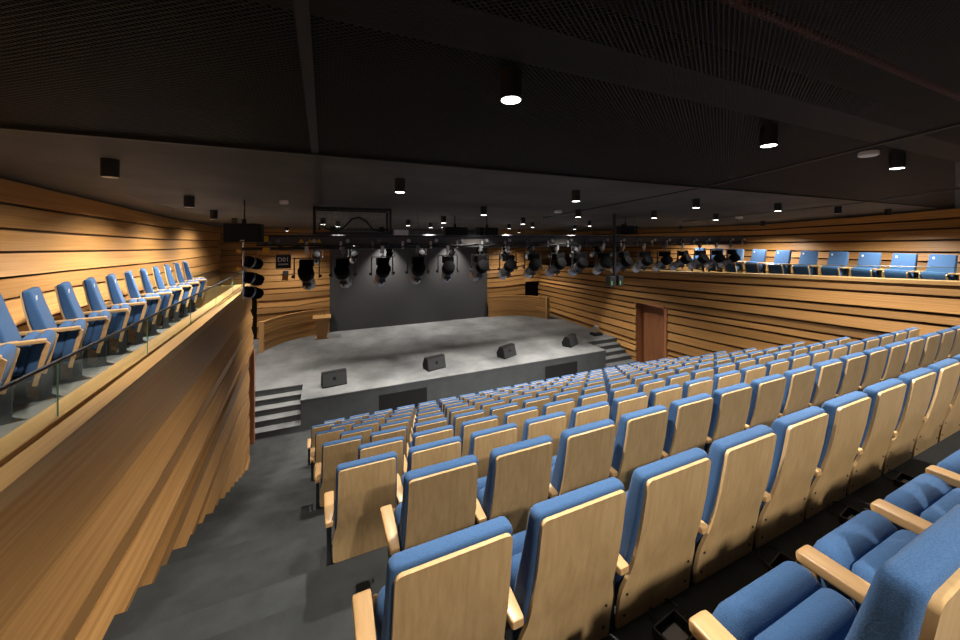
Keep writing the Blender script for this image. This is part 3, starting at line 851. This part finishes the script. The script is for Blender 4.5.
# sign D01
sg = empty('bar_sign', (-.69, BY - .10, PZ - .22), 'small black sign reading D01 hanging from the lighting bar', 'sign')
b = MB(); b.box(-.115, .115, -.02, .02, -.12, .12); b.build('plate', BLACKM, sg, bevel=.006)
b = MB(); b.box(-.09, -.08, -.005, .005, .10, .21); b.box(.08, .09, -.005, .005, .10, .21); b.build('hanger', GREYM, sg)
def text_mesh(s, size, parent, name, loc, m):
    cu = bpy.data.curves.new(name, 'FONT'); cu.body = s; cu.size = size; cu.align_x = 'CENTER'; cu.align_y = 'CENTER'; cu.extrude = .002; cu.offset = .0015
    t = bpy.data.objects.new(name, cu); COL.objects.link(t)
    bpy.context.view_layer.update()
    me = bpy.data.meshes.new_from_object(t.evaluated_get(bpy.context.evaluated_depsgraph_get()))
    bpy.data.objects.remove(t)
    o = bpy.data.objects.new(name, me); COL.objects.link(o); me.materials.clear(); me.materials.append(m)
    o.parent = parent; o.location = loc; o.rotation_euler = (R(90), 0, 0); return o
text_mesh('D01', .10, sg, 'lettering', (0, -.023, .03), WHITE)
b = MB()
for k in range(5): b.box(-.075 + .031 * k, -.05 + .031 * k, -.0225, -.02, -.058, -.036)
b.build('small_print', WHITE, sg)
# hanging black pole
pl = empty('hanging_pole', (6.72, BY - .14, 4.28), 'tall black pole hanging from the ceiling through the beam with two plug boxes', 'pole')
b = MB(); b.cyl((0, 0, 0), (0, 0, ceil_z(BY) - 4.28 + .01), .042, n=14); b.build('tube', BLACKM, pl, smooth=True)
for s in (-1, 1):
    b = MB(); b.box(s * .14 - .08, s * .14 + .08, -.09, .09, -.02, .24); q = b.build('plug_box', BLACKM, pl, bevel=.015)
    b = MB(); b.box(s * .14 - .05, s * .14 - .02, -.095, -.088, .02, .12); b.build('green_mark', plain('green_mark_paint', (.12, .30, .08), .5), q)

# ------------------------------------------------------------------ ceiling fittings and light
E_NEAR = 1.0
def spot_light(x, y, z, power, size=104, blend=.8, col=(1, .94, .86), rot=(0, 0, 0), radius=.05):
    l = bpy.data.lights.new('downlight_beam', 'SPOT'); l.energy = power; l.spot_size = R(size); l.spot_blend = blend; l.color = col; l.shadow_soft_size = radius
    o = bpy.data.objects.new('downlight_beam', l); COL.objects.link(o); o.location = (x, y, z); o.rotation_euler = rot
    return o
dl_proto = {}
def downlight(x, y, lab, power, lit=True, h=.165, size=104, blend=.8, rot=(0, 0, 0)):
    z = ceil_z(y) - h
    key = (lit, h)
    if key not in dl_proto:
        r = bpy.data.objects.new('downlight', None); r.empty_display_size = .1; COL.objects.link(r)
        b = MB(); b.turned((0, 0, 0), (0, 0, 1), [(0, .065), (h + .02, .065)], 24); b.build('housing', BLACKM, r, smooth=True)
        b = MB(); b.turned((0, 0, -.004), (0, 0, 1), [(0, .056), (.003, .058)], 24); b.build('lens', LENS if lit else LENSOFF, r)
        dl_proto[key] = r
        o = r
    else: o = copy_tree(dl_proto[key])
    o.location = (x, y, z); tag(o, lab, 'downlight', 'black cylinder downlights under the ceiling')
    if power: spot_light(x, y, z - .03, power, size, blend, rot=rot)

G1, G2 = 1.84, 4.44
rows = []
LIST = [
 (1.0, 1.84, 'largest lit cylinder downlight hanging from the mesh ceiling, nearest the camera', 1, True),
 (3.59, 1.84, 'lit cylinder downlight on the mesh, second along from the largest', 1, True),
 (6.15, 1.84, 'lit cylinder downlight beside the round smoke detector', 1, True),
 (-1.88, 4.44, 'unlit-looking black cylinder downlight above the balcony glass rail near the mesh edge', 1, False),
 (.84, 4.46, 'lit cylinder downlight above the wire cage', 1, True),
 (3.58, 4.46, 'lit cylinder downlight above mid beam, in the row behind the mesh edge', 1, True),
 (6.44, 4.5, 'lit cylinder downlight just beyond the black pole, row behind the mesh edge', 1, True),
 (8.92, 4.4, 'lit cylinder downlight in line with the balcony seats, row behind the mesh edge', 1, True),
 (11.2, 4.3, 'small black downlight above the door wall balcony, first of two beside the wall', 1, False),
 (13.5, 4.2, 'small black downlight close to the panelled balcony wall', 1, False),
 (13.9, 7.3, 'small black downlight over the door side balcony seats, past the other two', .75, False),
 (13.9, 10.4, 'small black downlight added over the far end of the door side balcony', .8, False),  # made-up lamp, added to brighten the upper wall on this side
 (-1.88, 6.52, 'black cylinder downlight above the hanging loudspeaker end of the balcony', 1, False),
 (-2.04, 8.42, 'small black downlight above the far balcony seats', 1.7, False),
 (-2.2, 10.9, 'black downlight added at the far end of the parapet side balcony, behind the hanging loudspeaker', 1.5, False),  # made-up lamp, added to lift the dark far stretch of upper wall
 (-2.3, 14.0, 'black downlight added over the wing behind the lantern rack pole', 1.5, False),  # likewise added, to carry the wall light on past the balcony
 (2.9, 6.48, 'small lit downlight above the two middle loudspeakers', 1, True),
 (5.18, 6.38, 'small lit downlight between the black pole and the middle loudspeakers', 1, True),
 (7.27, 6.14, 'small lit downlight right above the loudspeaker past the pole', 1, True),
 (9.61, 6.16, 'small lit downlight over the far end of the beam', 1, True),
 (2.67, 8.44, 'tiny downlight behind the beam above the backdrop middle', 1, True),
 (4.88, 8.3, 'tiny downlight behind the beam left of the black pole, nearer one', 1, True),
 (7.52, 8.7, 'tiny lit downlight behind the beam by the black pole', 1, True),
 (6.37, 10.2, 'tiny downlight far behind the beam beside the pole', 1, True),
 (2.15, 10.2, 'tiny downlight far behind the beam beside the wire cage', 1, True),
 (-.1, 10.2, 'tiny downlight far behind the wire cage', 1, True),
 (10.2, 10.0, 'tiny downlight far behind the beam, near the door', 1, True),
 (.3, 11.55, 'downlight over the stage above the wedge speaker by the parapet', 1.3, True),
 (3.2, 11.55, 'downlight over the stage above the second wedge speaker', 1.3, True),
 (6.2, 11.55, 'downlight over the stage above the third wedge speaker', 1.3, True),
 (9.2, 11.55, 'downlight over the stage above the last wedge speaker', 1.3, True),
]
POW = 420
for x, y, lab, p, lit in LIST:
    rot = (0, R(30), 0) if x < -1.5 else (0, 0, 0)
    if x < -1.5: size, k = (128, .62) if y < 8 else (130, 1.0)
    elif x > 10.8: size, k = 150, 1.3
    elif x < 1.2 and y < 9: size, k = 116, 1.1
    elif 9.5 < y < 11: size, k = 84, .7
    elif 4 < y < 5: size, k = 140, 1.3
    elif 6 < y < 7: size, k = 110, .5
    elif y > 11: size, k = 112, 1.7
    else: size, k = (108, 1.5) if y < 6 else (92, 3.3)
    downlight(x, y, lab, POW * p * k, lit, size=size, rot=rot)
# back-of-stage lights that graze the backdrop and the timber walls
for x, y, p, sz, lab in ((-1.6, 17.3, 1.7, 120, 'downlight by the timber wall behind the lectern'), (2.76, 18.1, 3.2, 84, 'downlight grazing the backdrop on the lectern side'), (6.3, 18.1, 3.2, 84, 'downlight grazing the middle of the backdrop'), (9.9, 17.3, 1.7, 120, 'downlight by the timber wall beyond the backdrop')):
    downlight(x, y, lab, 330 * p, True, size=sz)
# row behind the camera
for x, y in ((1.0, -1.3), (3.6, -1.3), (6.15, -1.3), (-1.9, 1.84), (8.8, 1.84), (11.4, 1.84), (8.8, -1.3)):
    downlight(x, y, 'black cylinder downlight over the rear seats %s' % {1.0: 'behind the camera', 3.6: 'second along the rear row', 6.15: 'third along the rear row', -1.9: 'above the near end of the parapet wall', 8.8: ('far along the mesh row' if y > 0 else 'last along the rear row'), 11.4: 'over the door wall aisle'}[x], POW * (1.25 if y < 0 else .55 if x < 0 else 1), True, size=145 if y < 0 else 118, rot=(0, R(35) if x < 0 else 0, 0))
# extra balcony downlights, added out of view to light the balconies
downlight(-2.9, .8, 'added out-of-view downlight close over the near end of the parapet side balcony', POW * .5, False, size=140)
downlight(13.9, 1.2, 'added out-of-view downlight close over the rear end of the door side balcony', POW, False, size=140)

def detector(x, y, r, lab):
    o = MB(); z = ceil_z(y); o.turned((x, y, z - .055), (0, 0, 1), [(0, r * .8), (.01, r), (.05, r), (.06, r * .9)], 24)
    tag(o.build('smoke_detector', WHITE, smooth=True), lab, 'smoke detector', 'white round ceiling detectors')
detector(5.62, 1.9, .085, 'white round smoke detector beside the lit downlight on the mesh')
detector(4.8, 6.6, .09, 'small white detector above the middle of the beam')
detector(11.2, 6.5, .09, 'small white detector near the door wall balcony ceiling')
detector(-.66, 6.65, .07, 'small white detector above the D01 sign')

# ------------------------------------------------------------------ floor boxes
for k, (x, y, rz) in enumerate(((1.50, 1.15, .1), (2.36, 1.12, .15), (3.2, 1.14, .1), (4.05, 1.15, .1))):
    r = empty('floor_box', (x, y, row_floor(0) + .002), 'open black floor box before the rearmost seats, %s from the aisle' % ORD[k + 1], 'floor box', 'open floor boxes in front of the rearmost row', rz)
    b = MB(); w, d, h = .085, .06, .05
    b.box(-w, w, -d, d, 0, .006); b.box(-w, -w + .008, -d, d, 0, h); b.box(w - .008, w, -d, d, 0, h); b.box(-w, w, -d, -d + .008, 0, h); b.box(-w, w, d - .008, d, 0, h)
    b.build('tray', BLACKM, r, bevel=.002)
    b = MB(); b.box(-.05, .05, -.035, .035, .006, .02); b.build('socket_plate', GREYM, r)
    b = MB(); b.tube([(.06 + .09 * math.cos(t), .08 + .07 * math.sin(t), .012) for t in [q * .35 for q in range(17)]], .005, 6); b.build('cable', BLACKM, r, smooth=True)

# ------------------------------------------------------------------ world, camera, view
w = bpy.data.worlds.new('dim_hall'); sc.world = w; w.use_nodes = True
w.node_tree.nodes['Background'].inputs[0].default_value = (.02, .02, .02, 1); w.node_tree.nodes['Background'].inputs[1].default_value = 1
cam = bpy.data.cameras.new('camera'); co = bpy.data.objects.new('camera', cam); COL.objects.link(co)
co.location = (0, 0, EYE); co.rotation_euler = (R(90), 0, -R(23.486))
cam.sensor_width = 36; cam.lens = 36 * 351.76 / 960; cam.shift_y = -(320 - 237.65) / 960; cam.clip_start = .02
sc.camera = co
sc.view_settings.view_transform = 'Standard'; sc.view_settings.look = 'None'
sc.view_settings.exposure = 0; sc.view_settings.gamma = 1
